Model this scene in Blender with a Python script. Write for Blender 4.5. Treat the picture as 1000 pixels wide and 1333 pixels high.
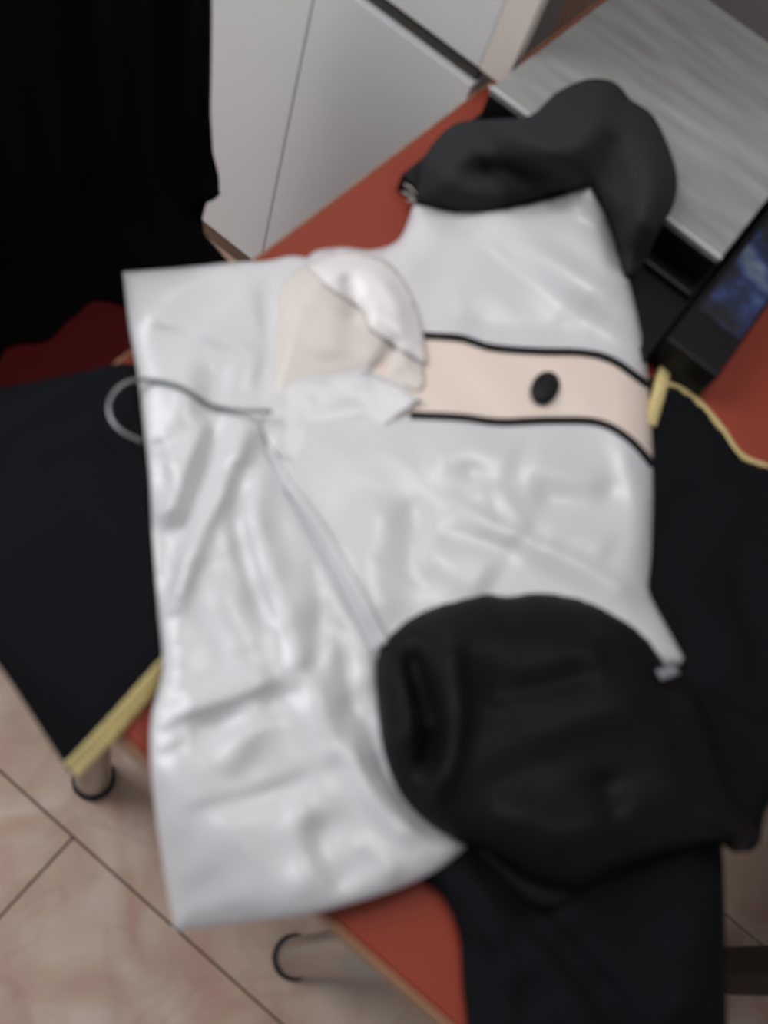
import bpy, bmesh, math, random
import numpy as np
from mathutils import Vector, Matrix
from mathutils.geometry import delaunay_2d_cdt

random.seed(4)
rng = np.random.default_rng(4)
S = bpy.context.scene
COL = S.collection
for o in list(bpy.data.objects):
    bpy.data.objects.remove(o)

# ------------------------------------------------------------------ camera
H = 1.5                        # eye height
F = 1144.86                    # focal length in pixels of the 1000 x 1333 frame
AX = np.array([[0.77234662, 0.62802409, -0.09521789],
               [0.5799454, -0.63604237, 0.50903185],
               [0.25912165, -0.44837021, -0.85546486]])   # columns: right, down, forward
cd = bpy.data.cameras.new('camera')
cam = bpy.data.objects.new('camera', cd)
COL.objects.link(cam)
m = Matrix.Identity(4)
for i in range(3):
    m[i][0] = AX[i, 0]; m[i][1] = -AX[i, 1]; m[i][2] = -AX[i, 2]
m[0][3], m[1][3], m[2][3] = 0, 0, H
cam.matrix_world = m
cd.sensor_fit = 'VERTICAL'; cd.sensor_height = 36; cd.sensor_width = 27
cd.lens = F / 1333 * 36
cd.clip_start = 0.02
cd.dof.use_dof = True
cd.dof.focus_distance = 8.0
cd.dof.aperture_fstop = 3.2
S.camera = cam

# ------------------------------------------------------------------ light
w = bpy.data.worlds.new('world'); S.world = w; w.use_nodes = True
bg = w.node_tree.nodes['Background']
bg.inputs[0].default_value = (0.93, 0.95, 1.0, 1); bg.inputs[1].default_value = 0.33


def area(name, loc, aim, sx, sy, power, col):
    l = bpy.data.lights.new(name, 'AREA'); l.shape = 'RECTANGLE'; l.size = sx; l.size_y = sy
    l.energy = power; l.color = col
    o = bpy.data.objects.new(name, l); COL.objects.link(o)
    o.location = loc
    o.rotation_euler = (Vector(aim) - Vector(loc)).to_track_quat('-Z', 'Y').to_euler()
    return o


area('window_light', (-1.75, -0.2, 2.15), (-0.2, 0.5, 0.4), 1.3, 1.3, 37, (0.97, 0.98, 1.0))
area('ceiling_lamp', (-0.1, 1.3, 2.6), (-0.05, 0.7, 0.7), 0.6, 0.6, 11, (1.0, 0.95, 0.92))

S.view_settings.view_transform = 'Standard'
S.view_settings.look = 'None'
S.view_settings.gamma = 1.0
S.view_settings.use_curve_mapping = False
S.view_settings.exposure = 0.0


# ------------------------------------------------------------------ helpers
def lin(c):
    out = []
    for v in c:
        v /= 255
        out.append(v / 12.92 if v <= 0.04045 else ((v + 0.055) / 1.055) ** 2.4)
    return (*out, 1)


def mat(name, rgb, rough=0.5, metal=0.0, sheen=0.0, spec=0.5, noise=None, bump=None, coat=0.0, srough=0.5):
    """noise = (scale, rgb2, amount, stretch), bump = (scale, strength)"""
    M = bpy.data.materials.new(name); M.use_nodes = True
    nt = M.node_tree; b = nt.nodes['Principled BSDF']
    b.inputs['Base Color'].default_value = lin(rgb)
    b.inputs['Roughness'].default_value = rough
    b.inputs['Metallic'].default_value = metal
    b.inputs['Specular IOR Level'].default_value = spec
    b.inputs['Sheen Weight'].default_value = sheen
    b.inputs['Sheen Roughness'].default_value = srough
    b.inputs['Coat Weight'].default_value = coat
    tc = nt.nodes.new('ShaderNodeTexCoord')
    if noise:
        mp = nt.nodes.new('ShaderNodeMapping'); nt.links.new(tc.outputs['Object'], mp.inputs[0])
        st = noise[3] if len(noise) > 3 else (1, 1, 1)
        mp.inputs['Scale'].default_value = st
        n = nt.nodes.new('ShaderNodeTexNoise'); n.inputs['Scale'].default_value = noise[0]
        n.inputs['Detail'].default_value = 5
        nt.links.new(mp.outputs[0], n.inputs[0])
        r = nt.nodes.new('ShaderNodeValToRGB')
        r.color_ramp.elements[0].position = 0.5 - 0.22; r.color_ramp.elements[1].position = 0.5 + 0.22
        a = np.array(lin(rgb)); c = np.array(lin(noise[1])); k = noise[2]
        r.color_ramp.elements[0].color = tuple(a); r.color_ramp.elements[1].color = tuple(a * (1 - k) + c * k)
        nt.links.new(n.outputs[0], r.inputs[0]); nt.links.new(r.outputs[0], b.inputs['Base Color'])
    if bump:
        n2 = nt.nodes.new('ShaderNodeTexNoise'); n2.inputs['Scale'].default_value = bump[0]
        n2.inputs['Detail'].default_value = 3
        nt.links.new(tc.outputs['Object'], n2.inputs[0])
        bp = nt.nodes.new('ShaderNodeBump'); bp.inputs['Strength'].default_value = bump[1]
        bp.inputs['Distance'].default_value = 0.002
        nt.links.new(n2.outputs[0], bp.inputs['Height']); nt.links.new(bp.outputs[0], b.inputs['Normal'])
    return M


MT = {}
MT['satin'] = mat('white_satin', (203, 202, 204), 0.33, spec=0.6, sheen=0.15, bump=(60, 0.10))
MT['cream'] = mat('cream_satin', (222, 205, 192), 0.38, spec=0.5, sheen=0.15, bump=(70, 0.08))
MT['collar'] = mat('ivory_satin', (224, 219, 217), 0.36, spec=0.5, sheen=0.15, bump=(70, 0.08))
MT['stand'] = mat('beige_satin', (207, 199, 192), 0.4, spec=0.4, sheen=0.1, bump=(70, 0.08))
MT['black'] = mat('black_cloth', (21, 22, 25), 0.9, spec=0.04, bump=(220, 0.25))
MT['blacksatin'] = mat('black_satin', (20, 18, 20), 0.55, spec=0.10, bump=(120, 0.15))
MT['blackmatte'] = mat('lit_black_cloth', (45, 46, 48), 0.85, spec=0.07, bump=(220, 0.25))  # black of the upper sleeve, its lit sheen put into a greyer colour
MT['piping'] = mat('black_ribbon', (14, 14, 16), 0.6, spec=0.3, bump=(300, 0.2))
MT['coat'] = mat('black_wool', (8, 7, 9), 0.9, spec=0.08, bump=(260, 0.3))
MT['gold'] = mat('gold_thread', (228, 212, 154), 0.45, metal=0.1, noise=(300, (190, 168, 104), 0.8), bump=(400, 0.4))
MT['terracotta'] = mat('terracotta_laminate', (142, 60, 42), 0.5, spec=0.25, noise=(5, (134, 55, 39), 0.8), bump=(350, 0.05))
MT['woodedge'] = mat('wood_edge', (166, 122, 92), 0.5, noise=(14, (138, 96, 70), 0.9, (1, 8, 8)))
MT['metal'] = mat('brushed_steel', (176, 168, 160), 0.32, metal=0.75, noise=(40, (150, 140, 130), 0.6, (1, 1, 0.1)))
MT['rubber'] = mat('black_rubber', (20, 19, 18), 0.7)
MT['wire'] = mat('wire_metal', (128, 130, 132), 0.35, metal=0.8)
MT['cab'] = mat('white_laminate', (216, 216, 216), 0.45, spec=0.4, noise=(3, (211, 211, 212), 0.8))
MT['cabcream'] = mat('cream_laminate', (222, 212, 202), 0.5)
MT['cabbrown'] = mat('brown_panel', (172, 142, 128), 0.6, noise=(10, (130, 104, 92), 0.8, (6, 6, 1)))
MT['gap'] = mat('dark_rail', (64, 62, 58), 0.6)
MT['plinth'] = mat('plinth_brown', (120, 98, 82), 0.55, noise=(8, (90, 72, 58), 0.8, (1, 8, 8)))
MT['carcass'] = mat('cabinet_carcass', (140, 138, 136), 0.7)
MT['slab'] = mat('grey_lid', (152, 156, 153), 0.6, spec=0.3, noise=(7, (126, 124, 123), 0.9, (1, 5, 5)), bump=(80, 0.1))
MT['slabrim'] = mat('pale_rim', (206, 204, 206), 0.4)
MT['teal'] = mat('teal_smudge', (118, 146, 140), 0.6)
MT['blackbox'] = mat('black_plastic', (12, 11, 12), 0.45, spec=0.25)
MT['redseat'] = mat('dark_red_fabric', (84, 12, 14), 0.8, spec=0.2, bump=(200, 0.3))
MT['darkwood'] = mat('dark_wood', (44, 30, 26), 0.55, noise=(12, (30, 20, 18), 0.8, (8, 8, 1)))
MT['wall'] = mat('lilac_wall', (150, 145, 150), 0.8, noise=(4, (142, 136, 144), 0.7))
MT['grout'] = mat('grout', (92, 78, 68), 0.9)
MT['tag'] = mat('grey_tag', (120, 120, 124), 0.6)
MT['thread'] = mat('pale_thread', (190, 184, 176), 0.7)


def marble(name, seed):
    M = bpy.data.materials.new(name); M.use_nodes = True
    nt = M.node_tree; b = nt.nodes['Principled BSDF']; L = nt.links
    b.inputs['Roughness'].default_value = 0.35
    b.inputs['Specular IOR Level'].default_value = 0.4
    g = nt.nodes.new('ShaderNodeNewGeometry')
    mp = nt.nodes.new('ShaderNodeMapping'); mp.inputs['Location'].default_value = (seed, seed * 2, 0)
    L.new(g.outputs['Position'], mp.inputs[0])
    n1 = nt.nodes.new('ShaderNodeTexNoise'); n1.inputs['Scale'].default_value = 6; n1.inputs['Detail'].default_value = 6
    n1.inputs['Distortion'].default_value = 1.2
    L.new(mp.outputs[0], n1.inputs[0])
    r1 = nt.nodes.new('ShaderNodeValToRGB'); e = r1.color_ramp.elements
    e[0].position = 0.32; e[0].color = lin((186, 150, 138))
    e[1].position = 0.70; e[1].color = lin((208, 188, 174))
    k = e.new(0.5); k.color = lin((194, 170, 150))
    L.new(n1.outputs[0], r1.inputs[0])
    n2 = nt.nodes.new('ShaderNodeTexNoise'); n2.inputs['Scale'].default_value = 5; n2.inputs['Detail'].default_value = 4
    n2.inputs['Distortion'].default_value = 1.5
    L.new(mp.outputs[0], n2.inputs[0])
    r2 = nt.nodes.new('ShaderNodeValToRGB'); e = r2.color_ramp.elements
    e[0].position = 0.54; e[0].color = (0, 0, 0, 1); e[1].position = 0.74; e[1].color = (0.95, 0.95, 0.95, 1)
    L.new(n2.outputs[0], r2.inputs[0])
    mx = nt.nodes.new('ShaderNodeMix'); mx.data_type = 'RGBA'
    L.new(r2.outputs[0], mx.inputs[0]); L.new(r1.outputs[0], mx.inputs[6]); mx.inputs[7].default_value = lin((184, 138, 124))
    n3 = nt.nodes.new('ShaderNodeTexNoise'); n3.inputs['Scale'].default_value = 5; n3.inputs['Detail'].default_value = 4
    n3.inputs['Distortion'].default_value = 1.2
    L.new(mp.outputs[0], n3.inputs[0])
    r3 = nt.nodes.new('ShaderNodeValToRGB'); e = r3.color_ramp.elements
    e[0].position = 0.46; e[0].color = (0, 0, 0, 1); e[1].position = 0.54; e[1].color = (0, 0, 0, 1)
    k = e.new(0.5); k.color = (0.2, 0.2, 0.2, 1)
    L.new(n3.outputs[0], r3.inputs[0])
    mx2 = nt.nodes.new('ShaderNodeMix'); mx2.data_type = 'RGBA'
    L.new(r3.outputs[0], mx2.inputs[0]); L.new(mx.outputs[2], mx2.inputs[6]); mx2.inputs[7].default_value = lin((150, 122, 108))
    L.new(mx2.outputs[2], b.inputs['Base Color'])
    return M


MT['marble'] = marble('pink_marble', 3.1)


def link(name, me, material, parent=None):
    o = bpy.data.objects.new(name, me)
    COL.objects.link(o)
    if material:
        me.materials.append(MT[material] if isinstance(material, str) else material)
    if parent is not None:
        o.parent = parent
    return o


def mesh(name, V, Fc, smooth=True):
    me = bpy.data.meshes.new(name)
    me.from_pydata([tuple(map(float, v)) for v in V], [], [tuple(map(int, f)) for f in Fc])
    me.update()
    if smooth:
        for p in me.polygons:
            p.use_smooth = True
    return me


def tag(o, label, cat, group=None):
    o['label'] = label; o['category'] = cat
    if group: o['group'] = group
    return o


def thing(name, loc, label, cat, group=None):
    o = bpy.data.objects.new(name, None); COL.objects.link(o)
    o.location = loc; o.empty_display_size = 0.05
    tag(o, label, cat, group)
    bpy.context.view_layer.update()
    return o


def struct(o):
    o['kind'] = 'structure'; return o


def offs(parent):
    return Vector(parent.location) if parent is not None and parent.type == 'EMPTY' else Vector((0, 0, 0))


def box(name, lo, hi, material, parent=None, bev=0.002, seg=2, origin=None):
    """bevelled box between two world corners; under an Empty it is stored relative to it"""
    bm = bmesh.new()
    bmesh.ops.create_cube(bm, size=1)
    s = [hi[i] - lo[i] for i in range(3)]; c = [(hi[i] + lo[i]) / 2 for i in range(3)]
    for v in bm.verts:
        v.co = Vector((v.co[i] * s[i] + c[i] for i in range(3)))
    if bev:
        bmesh.ops.bevel(bm, geom=bm.edges[:], offset=min(bev, min(s) * 0.45), segments=seg, affect='EDGES', profile=0.5)
    root = parent
    while root is not None and root.type != 'EMPTY':
        root = root.parent
    d = offs(root)
    for v in bm.verts: v.co -= d
    me = bpy.data.meshes.new(name); bm.to_mesh(me); bm.free()
    return link(name, me, material, parent)


def tube(name, pts, r, material, parent=None, n=10, smooth=True):
    root = parent
    while root is not None and root.type != 'EMPTY':
        root = root.parent
    d = offs(root)
    P = [Vector(p) - d for p in pts]
    rr = r if hasattr(r, '__len__') else [r] * len(P)
    V, Fc = [], []
    up = None
    for i, p in enumerate(P):
        t = (P[min(i + 1, len(P) - 1)] - P[max(i - 1, 0)]).normalized()
        if up is None:
            up = Vector((0, 0, 1)) if abs(t.z) < 0.9 else Vector((1, 0, 0))
        a = t.cross(up).normalized(); b = a.cross(t).normalized(); up = b
        for k in range(n):
            q = 2 * math.pi * k / n
            V.append(p + (a * math.cos(q) + b * math.sin(q)) * rr[i])
    for i in range(len(P) - 1):
        for k in range(n):
            Fc.append((i * n + k, i * n + (k + 1) % n, (i + 1) * n + (k + 1) % n, (i + 1) * n + k))
    Fc.append(tuple(reversed(range(n)))); Fc.append(tuple(range((len(P) - 1) * n, len(P) * n)))
    me = mesh(name, V, Fc, smooth)
    return link(name, me, material, parent)


# points of the photograph's frame met with a horizontal plane at height z
def ray(p):
    p = np.atleast_2d(np.asarray(p, float))
    return np.stack([p[:, 0] - 500, p[:, 1] - 666.5, np.full(len(p), F)], 1) @ AX.T


def at(p, z):
    d = ray(p); t = (np.asarray(z) - H) / d[:, 2]
    out = d * t[:, None]; out[:, 2] += H
    return out


def spline(pts, closed=True, step=7.0):
    """Catmull-Rom through the points; a point with a third element is a sharp corner"""
    n = len(pts)
    P = [np.array(p[:2], float) for p in pts]; cor = [len(p) > 2 for p in pts]
    out = []
    rngk = range(n) if closed else range(n - 1)
    for i in rngk:
        a, b = P[i], P[(i + 1) % n]
        p0 = P[i - 1] if (closed or i > 0) and not cor[i] else 2 * a - b
        j = (i + 2) % n
        p3 = P[j] if (closed or i + 2 < n) and not cor[(i + 1) % n] else 2 * b - a
        k = max(2, int(np.linalg.norm(b - a) / step))
        for t in np.arange(k) / k:
            out.append(0.5 * (2 * a + (b - p0) * t + (2 * p0 - 5 * a + 4 * b - p3) * t * t + (3 * a - p0 - 3 * b + p3) * t ** 3))
    if not closed: out.append(P[-1])
    return np.array(out)


def segdist(Q, L, closed=False):
    """distance, signed side and parameter along the polyline"""
    A = L; B = np.roll(L, -1, 0)
    if not closed: A, B = L[:-1], L[1:]
    best = np.full(len(Q), 1e9); side = np.zeros(len(Q)); par = np.zeros(len(Q))
    ln = np.linalg.norm(B - A, axis=1); cum = np.concatenate([[0], np.cumsum(ln)]); tot = cum[-1] + 1e-9
    for i in range(len(A)):
        ab = B[i] - A[i]; q = Q - A[i]
        t = np.clip(q @ ab / (ab @ ab + 1e-9), 0, 1)
        e = q - t[:, None] * ab
        d = np.hypot(e[:, 0], e[:, 1])
        mk = d < best
        best[mk] = d[mk]
        side[mk] = np.sign(ab[0] * q[:, 1] - ab[1] * q[:, 0])[mk]
        par[mk] = ((cum[i] + t * ln[i]) / tot)[mk]
    return best, side, par


def inside(Q, L):
    c = np.zeros(len(Q), bool); j = len(L) - 1
    for i in range(len(L)):
        xi, yi = L[i]; xj, yj = L[j]
        mk = ((yi > Q[:, 1]) != (yj > Q[:, 1])) & (Q[:, 0] < (xj - xi) * (Q[:, 1] - yi) / (yj - yi + 1e-12) + xi)
        c ^= mk; j = i
    return c


TZ = 0.72
TX0, TX1, TY0, TY1 = -0.400, 0.372, 0.127, 1.60     # table top


def vnoise(Q, scale, seed):
    r = np.random.default_rng(seed); T = r.uniform(size=(64, 64))
    q = Q / scale + 20; i = np.floor(q).astype(int); f = q - i; f = f * f * (3 - 2 * f)
    g = lambda a, b: T[(i[:, 0] + a) % 64, (i[:, 1] + b) % 64]
    return (g(0, 0) * (1 - f[:, 0]) + g(1, 0) * f[:, 0]) * (1 - f[:, 1]) + (g(0, 1) * (1 - f[:, 0]) + g(1, 1) * f[:, 0]) * f[:, 1]


def sstep(x):
    x = np.clip(x, 0, 1); return x * x * (3 - 2 * x)


class Field:
    """height of a cloth above the table top: a rim, a puffed middle, folds, and the fall over the table's edges"""
    def __init__(self, outline, base, puff, rimw, folds=(), wob=0.0, wobs=60, seed=0, fall=1.25, plane=(0, 0, 0), power=0.5, over=None, minh=0.002, crease=0.0, cscale=70, rot=0.0, stretch=2.0):
        self.L = spline(outline); self.base = base; self.puff = puff; self.rimw = rimw
        self.folds = [(spline(f[0], False, 12), f[1], f[2]) for f in folds]
        self.wob = wob; self.fall = fall; self.plane = plane; self.power = power; self.over = over; self.minh = minh
        self.crease = crease; self.cscale = cscale; self.rot = rot; self.stretch = stretch; self.seed = seed
        r = np.random.default_rng(seed)
        self.k = [(r.normal(size=2) / wobs * 1.2, r.uniform(0, 6.28)) for _ in range(7)]

    def __call__(self, Q):
        Q = np.atleast_2d(np.asarray(Q, float))
        d, _, _ = segdist(Q, self.L, True)
        d = np.where(inside(Q, self.L), d, 0)
        u = np.clip(d / self.rimw, 0, 1)
        e = (1 - (1 - u) ** 2) ** self.power
        h = self.base + self.puff * e
        g = np.zeros(len(Q))
        for (L, wd, am) in self.folds:
            dd, s, t = segdist(Q, L)
            wl, wr = wd if hasattr(wd, '__len__') else (wd, wd)
            ww = np.where(s > 0, wr, wl)
            taper = np.clip(np.minimum(t, 1 - t) * 5 + 0.15, 0, 1)
            g += am * taper * np.exp(-(dd / ww) ** 2)
        for (kv, ph) in self.k:
            g += self.wob * np.sin(Q @ kv * 2 * np.pi / 2 + ph) * 0.4
        if self.crease:
            c_, s_ = math.cos(self.rot), math.sin(self.rot)
            R = np.stack([(Q[:, 0] * c_ + Q[:, 1] * s_) / self.stretch, -Q[:, 0] * s_ + Q[:, 1] * c_], 1)
            R = R + 14 * np.stack([vnoise(Q, 60, self.seed + 3), vnoise(Q, 60, self.seed + 4)], 1)
            for sc, am in ((1, 1), (0.5, 0.35)):
                nn = vnoise(R, self.cscale * sc, self.seed + 7)
                g += self.crease * am * ((1 - np.abs(2 * nn - 1)) ** 2.2 - 0.35)
        h = h + g * np.clip(0.25 + u, 0, 1) + self.plane[0] * (Q[:, 0] - 500) + self.plane[1] * (Q[:, 1] - 666) + self.plane[2]
        if self.over is not None:
            h = h + self.over(Q)
        h = np.maximum(h, self.minh)
        w0 = at(Q, TZ + h)
        s = np.maximum.reduce([TX0 - w0[:, 0], w0[:, 0] - TX1, TY0 - w0[:, 1], np.zeros(len(Q))])
        return h - self.fall * s * s / (s + 0.02)


def sheet(name, outline, field, material, parent, lift=0.0, thick=0.0025, step=8.0, smooth_corner=True):
    """a piece of cloth: dense top following the field, an underside and closed edges"""
    L = spline(outline, True, step) if not isinstance(outline, np.ndarray) else outline
    x0, y0 = L.min(0); x1, y1 = L.max(0)
    xs = np.arange(x0, x1, step); ys = np.arange(y0, y1, step * 0.87)
    G = np.array([(x + (step / 2 if j % 2 else 0), y) for j, y in enumerate(ys) for x in xs])
    mk = inside(G, L); G = G[mk]
    if len(G):
        d, _, _ = segdist(G, L, True); G = G[d > step * 0.45]
    pts = np.concatenate([L, G]) if len(G) else L
    n = len(L)
    vs, es, fs, ov, oe, of = delaunay_2d_cdt([Vector(p) for p in pts], [(i, (i + 1) % n) for i in range(n)], [], 1, 1e-4)
    Q = np.array([tuple(v) for v in vs])
    z = TZ + field(Q) + lift
    W = at(Q, z)
    # boundary edges
    cnt = {}
    tris = []
    for f in fs:
        f = list(f)
        a = sum(Q[f[i]][0] * Q[f[(i + 1) % len(f)]][1] - Q[f[(i + 1) % len(f)]][0] * Q[f[i]][1] for i in range(len(f)))
        if a > 0: f.reverse()          # image y runs down: keep the normal up
        tris.append(f)
        for i in range(len(f)):
            cnt[(f[i], f[(i + 1) % len(f)])] = 1
    bd = [e for e in cnt if (e[1], e[0]) not in cnt]
    N = len(W)
    off = np.array(offs(parent))
    Wb = W.copy(); Wb[:, 2] -= thick
    V = np.concatenate([W, Wb]) - off
    Fc = [tuple(f) for f in tris] + [tuple(v + N for v in reversed(f)) for f in tris]
    Fc += [(b, a, a + N, b + N) for a, b in bd]
    return link(name, mesh(name, V, Fc), material, parent)


def ribbon(name, path, field, width, material, parent, lift=0.003, rib=0.0, thick=0.003, step=5, taper=False):
    """a strip lying on a cloth along a path; rib > 0 gives raised cross threads"""
    L = spline(path, False, step)
    T = np.gradient(L, axis=0); T /= np.linalg.norm(T, axis=1)[:, None]
    Nn = np.stack([-T[:, 1], T[:, 0]], 1)
    ws = np.full(len(L), width)
    us = np.array([-1, -0.7, 0, 0.7, 1]); prof = np.array([-0.6, 0.75, 1, 0.75, -0.6])
    off = np.array(offs(parent)); V = []; Fc = []
    m_ = len(us)
    jit = rng.uniform(-1, 1, len(L)) * rib * 300
    Q = (L[:, None, :] + (us[None, :] * (ws / 2 + jit)[:, None])[..., None] * Nn[:, None, :]).reshape(-1, 2)
    z = TZ + field(Q) + (lift * prof[None, :] + (rib * (np.arange(len(L)) % 2))[:, None]).reshape(-1)
    V = list(at(Q, z) - off)
    n0 = len(V)
    V = np.array(V); Vb = V.copy(); Vb[:, 2] -= thick
    V = np.concatenate([V, Vb])
    k = len(L)
    for i in range(k - 1):
        for j in range(m_ - 1):
            a, b, c, d = i * m_ + j, i * m_ + j + 1, (i + 1) * m_ + j + 1, (i + 1) * m_ + j
            Fc.append((d, c, b, a)); Fc.append((a + n0, b + n0, c + n0, d + n0))
        a, d = i * m_, (i + 1) * m_
        Fc.append((a, a + n0, d + n0, d))
        a, d = i * m_ + m_ - 1, (i + 1) * m_ + m_ - 1
        Fc.append((d, d + n0, a + n0, a))
    for i in (0, k - 1):
        for j in range(m_ - 1):
            a, b = i * m_ + j, i * m_ + j + 1
            Fc.append((a, b, b + n0, a + n0) if i == 0 else (b, a, a + n0, b + n0))
    me = mesh(name, V, Fc, rib == 0)
    bm = bmesh.new(); bm.from_mesh(me); bmesh.ops.recalc_face_normals(bm, faces=bm.faces); bm.to_mesh(me); bm.free()
    return link(name, me, material, parent)


# ------------------------------------------------------------------ setting
fl = struct(box('floor', (-2.35, -1.3, -0.06), (2.2, 2.35, -0.003), 'grout', bev=0))
tl = 0.60; gap = 0.0032
tm = None
k = 0
for i in range(-4, 5):
    for j in range(-3, 5):
        x0 = -0.183 + i * tl; y0 = 0.0935 + j * tl
        if x0 < -2.6 or x0 > 2.1 or y0 < -1.35 or y0 > 2.2: continue
        if tm is None:
            o = box('tile', (gap / 2, gap / 2, -0.012), (tl - gap / 2, tl - gap / 2, 0), 'marble', None, bev=0.0012, seg=1)
            tm = o.data
        else:
            o = bpy.data.objects.new('tile', tm); COL.objects.link(o)
        o.location = (x0 + (0.213 if j % 2 == 0 else 0), y0, 0); o.parent = fl
struct(box('baseboard_back', (-2.35, 2.225, 0), (2.2, 2.2495, 0.42), 'cabbrown', bev=0.003))
struct(box('wall_back', (-2.35, 2.25, 0), (2.2, 2.33, 2.6), 'wall', bev=0))

# ------------------------------------------------------------------ table
tb = thing('table', (0, 0.85, 0), 'terracotta topped table with wooden edge and round steel legs under the costume', 'table')
box('table_top', (TX0 + 0.005, TY0 + 0.005, TZ - 0.026), (TX1 - 0.005, TY1 - 0.005, TZ), 'terracotta', tb, 0.0015)
e0 = 0.004
for lo, hi in (((TX0, TY0, TZ - 0.028), (TX1, TY0 + e0, TZ - 0.0015)), ((TX0, TY1 - e0, TZ - 0.028), (TX1, TY1, TZ - 0.0015)),
               ((TX0, TY0 + e0, TZ - 0.028), (TX0 + e0, TY1 - e0, TZ - 0.0015)), ((TX1 - e0, TY0 + e0, TZ - 0.028), (TX1, TY1 - e0, TZ - 0.0015))):
    box('edge_band', lo, hi, 'woodedge', tb, 0.001, 1)
for y in (0.24, 1.48):
    box('cross_rail', (-0.25, y - 0.012, TZ - 0.08), (0.22, y + 0.012, TZ - 0.028), 'metal', tb)
for x in (-0.221, 0.193):
    for y in (0.172, 1.53):
        lg = tube('leg', [(x, y, 0.0), (x, y, 0.02), (x, y, 0.022), (x, y, TZ - 0.028)], [0.0275] * 4, 'metal', tb, 28)
        tube('rubber_foot', [(x, y, 0.0005), (x, y, 0.016), (x, y, 0.018)], [0.0325, 0.0325, 0.029], 'rubber', lg, 28)

# ------------------------------------------------------------------ cabinet
cb = thing('cabinet', (-0.85, 1.35, 0), 'tall white laminate cabinet with seamed doors behind the table', 'cabinet')
CX0, CX1, CY = -1.62, -0.412, 1.12
box('carcass', (CX0 + 0.004, CY + 0.024, 0.09), (CX1 - 0.06, CY + 0.45, 1.9), 'carcass', cb, 0.001, 1)
box('plinth', (CX0 + 0.02, CY + 0.035, 0.0), (CX1 - 0.06, CY + 0.44, 0.09), 'plinth', cb, 0.002, 1)
xs = [CX0, -1.005, -0.703, CX1]
for a, b in zip(xs[:-1], xs[1:]):
    box('door', (a + 0.001, CY, 0.08), (b - 0.001 * (b != CX1), CY + 0.022, 0.717), 'cab', cb, 0.0025)
xs = [CX0, -1.02, CX1]
for a, b in zip(xs[:-1], xs[1:]):
    box('door', (a + 0.001, CY, 0.745), (b - 0.001 * (b != CX1), CY + 0.022, 1.9), 'cab', cb, 0.0025)
box('recessed_rail', (CX0, CY + 0.012, 0.7175), (CX1 - 0.003, CY + 0.026, 0.7445), 'gap', cb, 0.001, 1)
box('side_post', (CX1 + 0.0005, CY - 0.001, 0.745), (CX1 + 0.046, CY + 0.022, 1.9), 'cabcream', cb, 0.0015)

# ------------------------------------------------------------------ boxes on the table, far end
ZS = 0.80; T1 = 0.748
ap = thing('lidded_box', (-0.14, 1.15, TZ), 'flat black case with grey streaked lid at the far end of the table', 'box')
box('base', (-0.358, 0.850, TZ), (0.030, 1.56, T1), 'blackbox', ap, 0.004)
box('body', (-0.354, 1.030, T1), (0.020, 1.545, ZS - 0.014), 'blackbox', ap, 0.004)
box('body_lip', (-0.354, 0.985, T1), (0.024, 0.997, T1 + 0.010), 'blackbox', ap, 0.003)
ld = box('lid', (-0.352, 1.0255, ZS - 0.013), (0.022, 1.536, ZS), 'slab', ap, 0.002)
box('rim', (-0.354, 1.0215, ZS - 0.004), (0.023, 1.0252, ZS + 0.0008), 'slabrim', ld, 0.0015)


def print_mat():
    M = bpy.data.materials.new('blue_print'); M.use_nodes = True
    nt = M.node_tree; b = nt.nodes['Principled BSDF']; b.inputs['Roughness'].default_value = 0.45
    tc = nt.nodes.new('ShaderNodeTexCoord')
    n = nt.nodes.new('ShaderNodeTexNoise'); n.inputs['Scale'].default_value = 16; n.inputs['Detail'].default_value = 3
    nt.links.new(tc.outputs['Object'], n.inputs[0])
    r = nt.nodes.new('ShaderNodeValToRGB'); e = r.color_ramp.elements
    e[0].position = 0.40; e[0].color = lin((14, 14, 18)); e[1].position = 0.72; e[1].color = lin((96, 108, 122))
    q = e.new(0.52); q.color = lin((26, 36, 66)); q = e.new(0.6); q.color = lin((44, 66, 110))
    nt.links.new(n.outputs[0], r.inputs[0]); nt.links.new(r.outputs[0], b.inputs['Base Color'])
    return M


MT['print'] = print_mat()
pb = thing('printed_box', (0.07, 1.0, TZ), 'low black carton with blurred blue print beside the lidded box', 'box')
box('carton', (0.0306, 0.878, TZ), (0.108, 1.32, TZ + 0.05), 'blackbox', pb, 0.003)
box('printed_panel', (0.040, 0.955, TZ + 0.0502), (0.104, 1.31, TZ + 0.0512), 'print', pb, 0.0003, 1)

# ------------------------------------------------------------------ chair and coat, far left
ch = thing('chair', (-0.55, 0.56, 0), 'chair with dark red padded seat tucked in beside the table', 'chair')
box('seat', (-0.70, 0.30, 0.405), (-0.29, 0.775, 0.452), 'redseat', ch, 0.018, 4)
box('backrest', (-0.765, 0.32, 0.62), (-0.735, 0.76, 0.93), 'redseat', ch, 0.012, 3)
for x in (-0.32, -0.72):
    for y in (0.33, 0.745):
        top = 0.405 if x > -0.5 else 0.42
        tube('leg', [(x - (0.0 if x > -0.5 else 0.02), y, 0), (x, y, top)], 0.014, 'darkwood', ch, 12)
for y in (0.33, 0.745):
    tube('back_post', [(-0.722, y, 0.41), (-0.735, y, 0.5), (-0.75, y, 0.63)], 0.012, 'darkwood', ch, 12)


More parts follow.
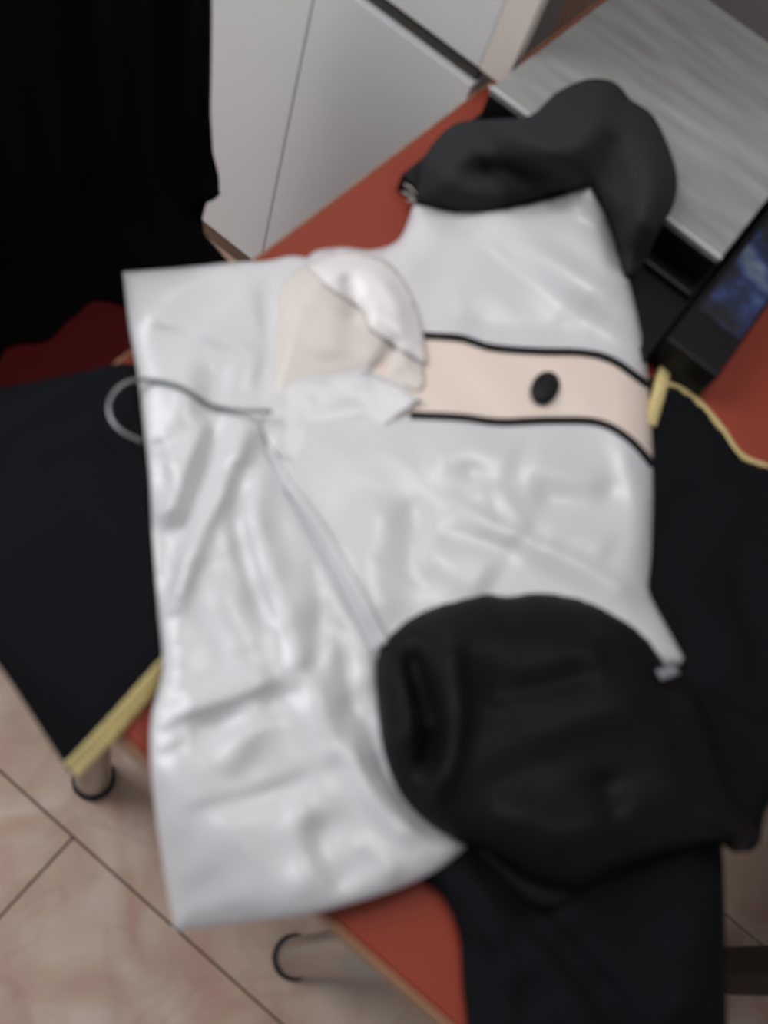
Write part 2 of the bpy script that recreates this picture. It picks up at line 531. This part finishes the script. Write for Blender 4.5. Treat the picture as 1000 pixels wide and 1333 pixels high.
def coat():
    # over the back of the chair: front face hangs to the seat, back face behind; profile (x, z) swept along y
    root = tag(bpy.data.objects.new('coat', None), 'large black garment hung over the back of the dark red chair', 'coat')
    COL.objects.link(root); root.location = (-0.72, 0.55, 0.47)
    bpy.context.view_layer.update()
    d = np.array(root.location)
    ny = 60
    ys = np.linspace(0.16, 0.872, ny)
    prof = [(-0.80, 0.30), (-0.805, 0.45), (-0.80, 0.62), (-0.795, 0.78), (-0.79, 0.90), (-0.775, 0.955), (-0.75, 0.972), (-0.722, 0.955),
            (-0.708, 0.90), (-0.70, 0.80), (-0.692, 0.70), (-0.684, 0.60), (-0.672, 0.535), (-0.655, 0.50), (-0.648, 0.475), (-0.645, 0.462)]
    prof = np.array(prof)
    tt = np.linspace(0, len(prof) - 1, 70)
    px = np.interp(tt, range(len(prof)), prof[:, 0]); pz = np.interp(tt, range(len(prof)), prof[:, 1])
    V = []; n = len(tt)
    for y in ys:
        # past the side of the seat the front hangs lower
        side = np.clip((y - 0.79) / 0.02, 0, 1)
        for k_ in range(n):
            front = np.clip((tt[k_] - 7) / 8, 0, 1)
            f = 0.008 * np.sin(y * 40 + 1.5 * math.sin(tt[k_] * 0.4)) * (0.3 + front) + 0.005 * np.sin(y * 83 + tt[k_] * .3)
            sh = np.clip((y - 0.70) / 0.2, 0, 1) * np.clip((pz[k_] - 0.75) / 0.22, 0, 1) * 0.05   # shoulder slope
            z = pz[k_] - sh
            z += 0.06 * sstep((y - 0.79) / 0.05) * front ** 3
            ext = 0.018 * front ** 4 + 0.13 * front ** 6 * sstep((y - 0.57) / 0.12) * (1 - sstep((y - 0.775) / 0.03))
            V.append((px[k_] + ext + (f if f > 0 or front > 0 else f * .5), y - 0.04 * front ** 3 * sstep((y - 0.79) / 0.07), z))
    V = np.array(V)
    # thickness
    P = V.reshape(ny, n, 3)
    tx = np.gradient(P, axis=1); nrm = np.stack([tx[..., 2], np.zeros((ny, n)), -tx[..., 0]], -1)
    nrm /= np.linalg.norm(nrm, axis=-1)[..., None] + 1e-9
    Pin = P + nrm * 0.006
    VV = np.concatenate([P.reshape(-1, 3), Pin.reshape(-1, 3)]) - d
    N = ny * n; Fc = []
    for i in range(ny - 1):
        for j in range(n - 1):
            a, b, c, e = i * n + j, (i + 1) * n + j, (i + 1) * n + j + 1, i * n + j + 1
            Fc.append((a, b, c, e)); Fc.append((e + N, c + N, b + N, a + N))
    for i in range(ny - 1):
        for j in (0, n - 1):
            a, b = i * n + j, (i + 1) * n + j
            Fc.append((a, a + N, b + N, b))
    for j in range(n - 1):
        for i in (0, ny - 1):
            a, b = i * n + j, i * n + j + 1
            Fc.append((a, b, b + N, a + N))
    me = mesh('body', VV, Fc)
    bm = bmesh.new(); bm.from_mesh(me); bmesh.ops.recalc_face_normals(bm, faces=bm.faces); bm.to_mesh(me); bm.free()
    link('body', me, 'coat', root)
    # a lower panel that hangs beside the seat
    V = []; Fc = []
    yy = np.linspace(0.785, 0.845, 8); zz = np.linspace(0.52, 0.20, 24)
    for z in zz:
        for y in yy:
            V.append((-0.668 + 0.006 * math.sin(y * 120 + z * 9), y - 0.01 * (0.5 - z), z))
    N = len(V); V = np.array(V); Vb = V.copy(); Vb[:, 0] -= 0.02
    V = np.concatenate([V, Vb]) - d
    for i in range(23):
        for j in range(7):
            a, b, c, e = i * 8 + j, i * 8 + j + 1, (i + 1) * 8 + j + 1, (i + 1) * 8 + j
            Fc.append((a, b, c, e)); Fc.append((e + N, c + N, b + N, a + N))
        for j in (0, 7):
            a, b = i * 8 + j, (i + 1) * 8 + j
            Fc.append((a, b, b + N, a + N))
    for j in range(7):
        for i in (0, 23):
            a, b = i * 8 + j, i * 8 + j + 1
            Fc.append((a, b, b + N, a + N))
    me = mesh('lower_flap', V, Fc)
    bm = bmesh.new(); bm.from_mesh(me); bmesh.ops.recalc_face_normals(bm, faces=bm.faces); bm.to_mesh(me); bm.free()
    link('lower_flap', me, 'coat', root)


coat()

# ------------------------------------------------------------------ desk at the right, out of frame but for a leg
st = thing('desk', (1.2, 1.1, 0), 'dark wooden desk of which one leg shows at the lower right, unseen top added to shade the floor', 'desk')
for x in (0.80, 1.58):
    for y in (0.605, 1.70):
        box('leg', (x - 0.027, y - 0.027, 0), (x + 0.027, y + 0.027, 0.70), 'darkwood', st, 0.004)
box('added_shade_top', (0.50, 0.47, 0.70), (1.85, 1.84, 0.73), 'darkwood', st, 0.006)  # unseen top, added and widened to shade the floor by the leg

# ------------------------------------------------------------------ black garment with gold trim, front left
gl = thing('black_cloth', (-0.22, 0.25, TZ), 'black cloth with a gold trimmed hem draped over the near left table corner', 'garment')
OL = [(-70, 540, 1), (-30, 512), (40, 497), (110, 483), (168, 473), (230, 500, 1), (262, 640), (262, 830, 1), (216, 872), (150, 944), (90, 1006, 1), (48, 940), (0, 868), (-60, 790, 1)]
FL = Field(OL, 0.004, 0.010, 40, [([(-30, 600), (70, 560), (160, 500)], (26, 50), -0.006), ([(20, 590), (120, 560), (175, 560)], 24, 0.005),
                                  ([(0, 700), (120, 700), (190, 740)], 40, 0.003), ([(60, 900), (120, 800), (170, 700)], 40, 0.002)], wob=0.0012, wobs=140, seed=2)
sheet('panel', OL, FL, 'black', gl, step=9)
ribbon('gold_trim', [(93, 1003), (150, 943), (212, 873), (236, 846)], FL, 27, 'gold', gl, lift=0.004, rib=0.0024, step=4.0)

# ------------------------------------------------------------------ black garment with gold piping, right
gr = thing('black_gown', (0.25, 0.55, TZ), 'black gown with gold piping lying under the costume along the right edge', 'garment')
OR = [(780, 480, 1), (848, 492), (880, 502), (912, 524), (940, 556), (966, 592), (1000, 607), (1040, 650), (1060, 800), (1045, 1000, 1), (1000, 1050), (988, 1100), (965, 1108), (940, 1085), (850, 1080), (760, 900), (740, 700)]
FR = Field(OR, 0.003, 0.010, 30, [([(850, 590), (930, 620), (1000, 662)], (10, 36), 0.008), ([(880, 720), (930, 800), (980, 900)], 30, 0.007),
                                  ([(900, 870), (950, 905), (1010, 940)], (40, 10), 0.008), ([(960, 690), (975, 800), (1000, 880)], 18, -0.005)], wob=0.0015, wobs=110, seed=5)
sheet('panel', OR, FR, 'black', gr, step=9)
ribbon('gold_piping', [(864, 499), (885, 504), (912, 524), (940, 556), (966, 592), (1003, 608)], FR, 6.5, 'gold', gr, lift=0.004, step=4)
ribbon('gold_trim', [(846, 552), (856, 518), (868, 474)], FR, 21, 'gold', gr, lift=0.006, rib=0.0012, step=2.4)
OT = [(500, 1080, 1), (545, 1140), (575, 1165), (598, 1215), (604, 1290), (614, 1380, 1), (800, 1400), (948, 1380, 1), (945, 1250), (942, 1120), (930, 1000, 1), (700, 1000), (560, 1040)]
FT = Field(OT, 0.004, 0.016, 40, [([(600, 1120), (640, 1180), (720, 1260), (800, 1380)], (14, 40), 0.014), ([(680, 1130), (760, 1220), (830, 1300), (850, 1370)], (40, 16), 0.012),
                                  ([(640, 1200), (660, 1270), (660, 1350)], 16, 0.008), ([(880, 1120), (890, 1230), (880, 1350)], 40, 0.010)], wob=0.002, wobs=90, seed=8, fall=1.0)
sheet('skirt', OT, FT, 'black', gr, step=9)

# ------------------------------------------------------------------ the white costume
def ramp(Q):
    """far shoulder and sleeve rest on the black case"""
    a = at(Q, TZ + 0.01); b = at(Q, TZ + 0.05)
    return 0.026 * sstep((a[:, 1] - 0.85) / 0.08) + 0.054 * sstep((b[:, 1] - 0.95) / 0.09)


ro = thing('costume', (0.0, 0.5, TZ), 'white satin costume with cream centre band and black puffed sleeves', 'costume')
# body: one height field for the panels that are sewn together
OB = [(520, 310), (540, 262, 1), (600, 272), (660, 268), (720, 255), (770, 240, 1), (798, 296), (820, 370), (836, 440), (846, 510), (851, 600), (850, 690), (846, 768),
      (872, 820), (895, 862, 1), (868, 872, 1), (820, 900), (700, 890), (560, 900), (480, 860, 1), (420, 740), (340, 600), (340, 460), (380, 350), (440, 322), (485, 325)]
FB = Field(OB, 0.010, 0.026, 46, [
    ([(590, 300), (680, 335), (800, 400)], (22, 30), 0.006), ([(560, 390), (650, 375), (700, 380), (760, 420)], 26, 0.005), ([(640, 290), (740, 330), (790, 360)], 16, -0.004),
    ([(600, 425), (680, 430), (760, 435)], 16, -0.003),
    ([(550, 605), (610, 588), (680, 605)], 28, 0.005), ([(615, 625), (650, 650), (690, 695)], (14, 24), 0.006), ([(600, 600), (640, 640), (660, 690)], 12, -0.003),
    ([(585, 650), (660, 690), (760, 735), (850, 790)], (8, 26), 0.009), ([(690, 650), (760, 650), (820, 640)], 24, -0.006), ([(700, 700), (740, 690), (800, 720)], 22, 0.005),
    ([(540, 715), (590, 735), (640, 765)], 34, 0.005), ([(565, 692), (620, 703), (690, 722)], 12, -0.003), ([(680, 590), (740, 630), (790, 640)], 24, 0.004),
    ([(800, 560), (830, 640), (830, 740)], 14, 0.003),
    ([(500, 640), (480, 740), (500, 820)], 30, 0.005), ([(540, 640), (540, 720), (560, 780)], 22, -0.004)],
    wob=0.0010, wobs=110, seed=11, over=ramp, crease=0.0016, cscale=75, rot=0.6, stretch=2.6)
U1 = [(548, 436, 1), (600, 440), (640, 452), (700, 457), (760, 459), (800, 470), (846, 503, 1)]
U2 = [(535, 540, 1), (600, 543), (650, 549), (720, 547), (780, 550), (820, 572), (851, 606, 1)]
sheet('upper_panel', [(520, 310), (540, 262, 1), (600, 272), (660, 268), (720, 255), (770, 240, 1), (798, 296), (820, 370), (836, 440), (846, 503, 1)] + U1[::-1][1:] +
      [(440, 440, 1), (380, 400), (400, 335), (440, 322), (485, 325)], FB, 'satin', ro, step=7)
sheet('centre_band', [(430, 440, 1)] + U1 + U2[::-1] + [(430, 540, 1)], FB, 'cream', ro, step=7)
sheet('lower_panel', [(430, 540, 1)] + U2 + [(850, 690), (846, 768, 1), (872, 820), (895, 862, 1), (868, 872, 1), (820, 900), (700, 890), (560, 900), (480, 860, 1), (420, 740), (340, 600, 1), (345, 540, 1)],
      FB, 'satin', ro, step=7)
ribbon('piping', U1, FB, 11, 'piping', ro, lift=0.0030)
ribbon('piping', U2, FB, 11, 'piping', ro, lift=0.0030)


def button():
    # oval covered button lying on the band
    c = np.array([710.0, 505.0]); a = math.radians(-62); n = 28
    z0 = TZ + float(FB([c])[0])
    u = np.array([math.cos(a), math.sin(a)]); v = np.array([-u[1], u[0]])
    V = []; Fc = []
    rings = [(1.0, -0.002), (1.04, 0.001), (1.0, 0.004), (0.8, 0.0065), (0.5, 0.0082), (0.2, 0.009)]
    for r, dz in rings:
        for k_ in range(n):
            q = 2 * math.pi * k_ / n
            p = c + u * 22 * r * math.cos(q) + v * 17.5 * r * math.sin(q)
            V.append(at([p], z0 + dz)[0])
    V.append(at([c], z0 + 0.0093)[0])
    for i in range(len(rings) - 1):
        for k_ in range(n):
            Fc.append((i * n + k_, i * n + (k_ + 1) % n, (i + 1) * n + (k_ + 1) % n, (i + 1) * n + k_))
    t = len(V) - 1
    for k_ in range(n): Fc.append(((len(rings) - 1) * n + k_, (len(rings) - 1) * n + (k_ + 1) % n, t))
    Fc.append(tuple(range(n)))
    me = mesh('button', np.array(V) - np.array(ro.location), Fc)
    bm = bmesh.new(); bm.from_mesh(me); bmesh.ops.recalc_face_normals(bm, faces=bm.faces); bm.to_mesh(me); bm.free()
    o = link('button', me, 'piping', ro); o['label'] = 'oval black covered button'


button()

# cape: the wide white collar spread to the left and over the near table edge
OC = [(160, 354, 1), (230, 349), (300, 342), (345, 340), (385, 333), (430, 345, 1), (430, 450), (390, 560), (355, 580), (400, 665), (450, 765), (490, 845, 1), (500, 900), (520, 990), (560, 1060), (608, 1103, 1),
      (570, 1132), (520, 1156), (455, 1177), (390, 1192), (310, 1202), (228, 1212, 1), (213, 1130), (203, 1060), (196, 985), (198, 930), (212, 870), (206, 790), (199, 700), (195, 620), (188, 560), (180, 490), (168, 420)]
hem = []
for t in np.linspace(0, 1, 15):
    y = 580 + t * 400
    x = 200 + 10 * t
    hem.append(([(x - 6, y + 8), (x + 12, y), (x + 32, y - 10)], 6, 0.0030 * (1 if int(t * 14) % 2 else -1)))
FC = Field(OC, 0.022, 0.012, 36, hem + [
    ([(286, 545), (262, 620), (226, 715)], (9, 11), -0.013), ([(322, 545), (296, 625), (256, 700), (222, 800)], (16, 14), 0.012), ([(196, 570), (206, 600), (204, 640)], 12, -0.010),
    ([(200, 670), (214, 730), (206, 790)], (16, 14), -0.016), ([(258, 560), (236, 620), (214, 680)], 12, 0.006),
    ([(303, 660), (322, 740), (350, 820)], (14, 9), -0.008), ([(350, 600), (330, 660), (350, 740), (380, 830), (392, 900)], (24, 14), 0.008), ([(300, 600), (310, 640), (308, 680)], 12, -0.006), ([(405, 720), (420, 800), (400, 900)], 16, -0.005), ([(440, 800), (455, 870), (460, 940)], (12, 16), -0.007),
    ([(265, 690), (290, 780), (330, 870)], 26, 0.005),
    ([(352, 580), (395, 660), (445, 765), (490, 850)], (16, 8), -0.006), ([(225, 930), (290, 912), (365, 880)], (30, 9), 0.008), ([(245, 955), (320, 935), (400, 890)], 14, -0.005),
    ([(290, 1010), (320, 950), (340, 910)], 20, 0.005), ([(240, 1060), (320, 1040), (410, 1010)], (10, 20), -0.004), ([(400, 870), (430, 960), (440, 1000)], 20, 0.008),
    ([(450, 960), (490, 1040), (550, 1100)], (10, 18), 0.011), ([(470, 930), (520, 1030), (590, 1095)], 12, -0.008), ([(410, 1060), (425, 1120), (460, 1160)], 22, -0.005),
    ([(390, 1030), (390, 1100), (400, 1170)], 20, 0.005), ([(460, 1090), (500, 1120), (520, 1150)], 12, 0.004),
    ([(180, 410), (260, 430), (330, 460)], (24, 10), 0.005), ([(170, 380), (240, 400), (340, 440)], 14, -0.003), ([(290, 470), (280, 520), (270, 560)], 16, -0.004),
    ([(250, 460), (240, 520), (225, 560)], 18, 0.005), ([(345, 360), (350, 430), (345, 520)], 14, -0.005), ([(480, 880), (480, 950), (510, 1020)], 18, -0.006)],
    wob=0.0012, wobs=90, seed=21, fall=1.05, power=0.7, minh=0.0195, crease=0.0022, cscale=85, rot=1.2, stretch=3.0)
cp = sheet('cape_collar', OC, FC, 'satin', ro, step=6.5)
cp['label'] = 'wide white satin cape collar'

# neck collar, laid in layers over body and cape
class Layer:
    def __init__(self, under, lift, folds=(), crease=0.0, seed=1):
        self.under = under; self.lift = lift; self.crease = crease; self.seed = seed
        self.folds = [(spline(f[0], False, 12), f[1], f[2]) for f in folds]

    def __call__(self, Q):
        Q = np.atleast_2d(np.asarray(Q, float))
        h = np.maximum.reduce([u(Q) for u in self.under]) + self.lift(Q)
        for (L, wd, am) in self.folds:
            dd, sd, t = segdist(Q, L); wl, wr = wd if hasattr(wd, '__len__') else (wd, wd)
            h += am * np.clip(np.minimum(t, 1 - t) * 5 + 0.15, 0, 1) * np.exp(-(dd / np.where(sd > 0, wr, wl)) ** 2)
        return h + self.crease * (vnoise(Q, 40, self.seed) - 0.5)


ON = [(362, 400), (368, 372), (395, 347), (440, 333), (500, 337), (534, 380), (548, 430), (552, 475), (548, 508), (500, 500), (430, 512), (390, 520), (358, 515), (357, 470)]
dN = spline(ON)
FN = Layer([FB, FC], lambda Q: 0.0005 + 0.010 * sstep(segdist(Q, dN, True)[0] / 30) * (1 - sstep((Q[:, 1] - 440) / 80)), [([(395, 365), (425, 420), (420, 470)], 26, 0.004), ([(450, 350), (462, 390), (462, 425)], (14, 12), -0.010),
            ([(515, 440), (503, 470), (486, 492)], (9, 9), -0.009), ([(370, 380), (374, 450), (364, 520)], 8, 0.003), ([(375, 402), (410, 395), (440, 402)], (5, 10), 0.002)], 0.003, 31)
sheet('neck_stand', ON, FN, 'stand', ro, step=6)
FNM = lambda Q: np.where(inside(Q, dN), FN(Q), 0)
O1 = [(400, 346, 1), (440, 329), (478, 331), (512, 350), (536, 385), (550, 430), (556, 472, 1), (532, 455), (505, 438), (482, 424), (474, 404), (454, 390), (432, 376)]
d1 = spline(O1)
F1 = Layer([FB, FC, FNM], lambda Q: 0.004 + 0.004 * sstep(segdist(Q, d1, True)[0] / 14), [([(430, 352), (490, 362), (535, 420)], (8, 14), 0.004), ([(455, 350), (510, 372), (540, 430)], 8, -0.001), ([(480, 395), (500, 410), (530, 440)], 10, 0.003)], 0.001, 33)
sheet('collar_flap', O1, F1, 'collar', ro, step=5.5)
O2 = [(343, 558), (350, 526), (372, 503), (400, 490), (432, 487), (474, 478, 1), (508, 494), (548, 519, 1), (515, 545), (480, 570), (440, 592), (396, 606), (360, 590)]
d2 = spline([(343, 560), (350, 526), (372, 503), (400, 490), (432, 487), (474, 478, 1), (508, 494), (550, 520, 1)], False)
F2 = Layer([FB, FC, FNM], lambda Q: -0.0016 + 0.0075 * np.exp(-(segdist(Q, d2)[0] / 44) ** 2), [([(400, 530), (440, 515), (490, 508)], 20, 0.002)], 0.0, 34)
sheet('collar_flap', O2, F2, 'satin', ro, step=6, thick=0.002)
ribbon('collar_seam', [(474, 480), (508, 496), (548, 521)], F2, 4, 'collar', ro, lift=0.0015)
ribbon('collar_seam', [(484, 426), (506, 440), (532, 457), (553, 471)], F1, 4, 'collar', ro, lift=0.0015)

FH = Layer([FB, FC, F2], lambda Q: np.zeros(len(Q)))
ribbon('hem_fold', [(350, 582), (385, 646), (412, 690), (450, 758), (492, 846)], FH, 10, 'satin', ro, lift=0.006)
ribbon('hem_fold', [(376, 632), (410, 676), (452, 744), (484, 806), (500, 838)], FH, 14, 'satin', ro, lift=0.010)

# upper sleeve
OS = [(536, 262, 1), (548, 215), (565, 185), (595, 160), (640, 155), (690, 150), (725, 120), (765, 103), (800, 107), (822, 130), (850, 150), (872, 195), (882, 235), (876, 270), (856, 305), (835, 350), (812, 366, 1),
      (800, 320), (785, 270), (768, 244, 1), (730, 252), (680, 266), (620, 277), (570, 273)]
FS = Field(OS, 0.014, 0.040, 70, [([(590, 220), (650, 225), (740, 240), (790, 260)], (18, 12), -0.018), ([(560, 210), (640, 190), (740, 190), (830, 160)], 30, 0.014),
                                  ([(600, 250), (680, 250), (760, 235)], 10, 0.006), ([(800, 160), (795, 220), (805, 310)], (26, 22), -0.026), ([(845, 170), (855, 240), (830, 320)], 18, 0.012),
                                  ([(620, 200), (640, 240), (690, 255)], 14, -0.004)], wob=0.002, wobs=80, seed=41, power=0.6, over=ramp)
s1 = sheet('sleeve', OS, FS, 'blackmatte', ro, step=7)
s1['label'] = 'black sleeve folded over the far shoulder'
# lower sleeve
OZ = [(490, 880), (498, 838), (520, 812), (560, 790), (600, 778), (632, 771), (662, 774), (700, 769), (750, 776), (800, 796), (840, 826), (862, 858), (870, 880), (905, 900), (925, 950), (945, 1020), (990, 1090, 1),
      (960, 1110), (930, 1095), (870, 1110), (800, 1135), (750, 1160), (700, 1150), (650, 1120), (600, 1096), (556, 1070), (520, 1030), (498, 970)]
FZ = Field(OZ, 0.030, 0.052, 80, [([(575, 800), (592, 870), (596, 950), (570, 1030), (552, 1058)], (14, 22), 0.016), ([(525, 830), (545, 900), (560, 960), (548, 1020)], (18, 16), -0.030),
                                  ([(520, 850), (530, 930), (520, 980)], 9, 0.008), ([(540, 925), (560, 945), (575, 940)], 9, 0.007),
                                  ([(640, 880), (740, 860), (800, 850)], 40, 0.010), ([(620, 910), (720, 890), (780, 870)], (30, 14), -0.010), ([(680, 970), (760, 930), (850, 930)], 34, 0.008),
                                  ([(640, 1060), (740, 1080), (850, 1060)], 34, 0.010), ([(780, 1000), (800, 1060), (790, 1120)], 18, -0.010), ([(870, 880), (890, 960), (930, 1060)], 22, -0.012),
                                  ([(760, 795), (820, 830), (850, 870)], 14, -0.010)], wob=0.002, wobs=90, seed=43, power=0.6)
s2 = sheet('sleeve', OZ, FZ, 'blacksatin', ro, step=7)
s2['label'] = 'large puffed black satin sleeve'
OU = [(600, 1090, 1), (640, 1110), (690, 1135), (742, 1150, 1), (745, 1170), (722, 1186), (690, 1178), (655, 1145), (630, 1115)]
FU = Field(OU, 0.030, 0.014, 26, [], wob=0.001, seed=47)
sheet('sleeve_fold', OU, FU, 'blacksatin', ro, step=6)
# fray threads and tag
for a, b in (((527, 240), (541, 252)), ((524, 250), (540, 260)), ((530, 262), (541, 263))):
    tube('loose_thread', np.array([at([a], TZ + 0.046)[0], at([((a[0] + b[0]) / 2, (a[1] + b[1]) / 2 - 2)], TZ + 0.05)[0], at([b], TZ + 0.05)[0]]), 0.0009, 'thread', ro, 6)
OG = [(855, 872, 1), (880, 866, 1), (886, 877, 1), (862, 886, 1)]
FG = Field(OG, 0.066, 0.001, 6, [])
sheet('care_tag', OG, FG, 'tag', ro, step=5)

# ------------------------------------------------------------------ hanger hook
hg = thing('hanger_hook', tuple(at([(250, 515)], TZ + 0.05)[0]), 'bent metal wire hanger hook sticking out of the white collar', 'hanger')
hp = spline([(353, 536), (345, 535), (318, 534), (290, 531), (270, 525), (245, 509), (222, 499), (198, 495), (175, 495), (155, 504), (142, 524), (145, 546), (160, 563), (184, 575)], False, 6)
hf = FC(hp) + 0.004
hz = np.array([0.055 if p[0] > 330 else 0 for p in hp])
zz = np.maximum(hf, 0)
for i, p in enumerate(hp):
    if p[0] > 300: zz[i] = zz[i] + (0.052 - zz[i]) * min(1, (p[0] - 300) / 50) if zz[i] < 0.052 else zz[i]
zl = None
for i, p in enumerate(hp):          # beyond the cape the hook stays level
    if p[0] < 200:
        if zl is None: zl = zz[i]
        zz[i] = zl
for _ in range(6):
    zz[1:-1] = np.maximum((zz[:-2] + zz[1:-1] * 2 + zz[2:]) / 4, zz[1:-1] * 0.98)
tube('hook', at(hp, TZ + zz), 0.0022, 'wire', hg, 10)
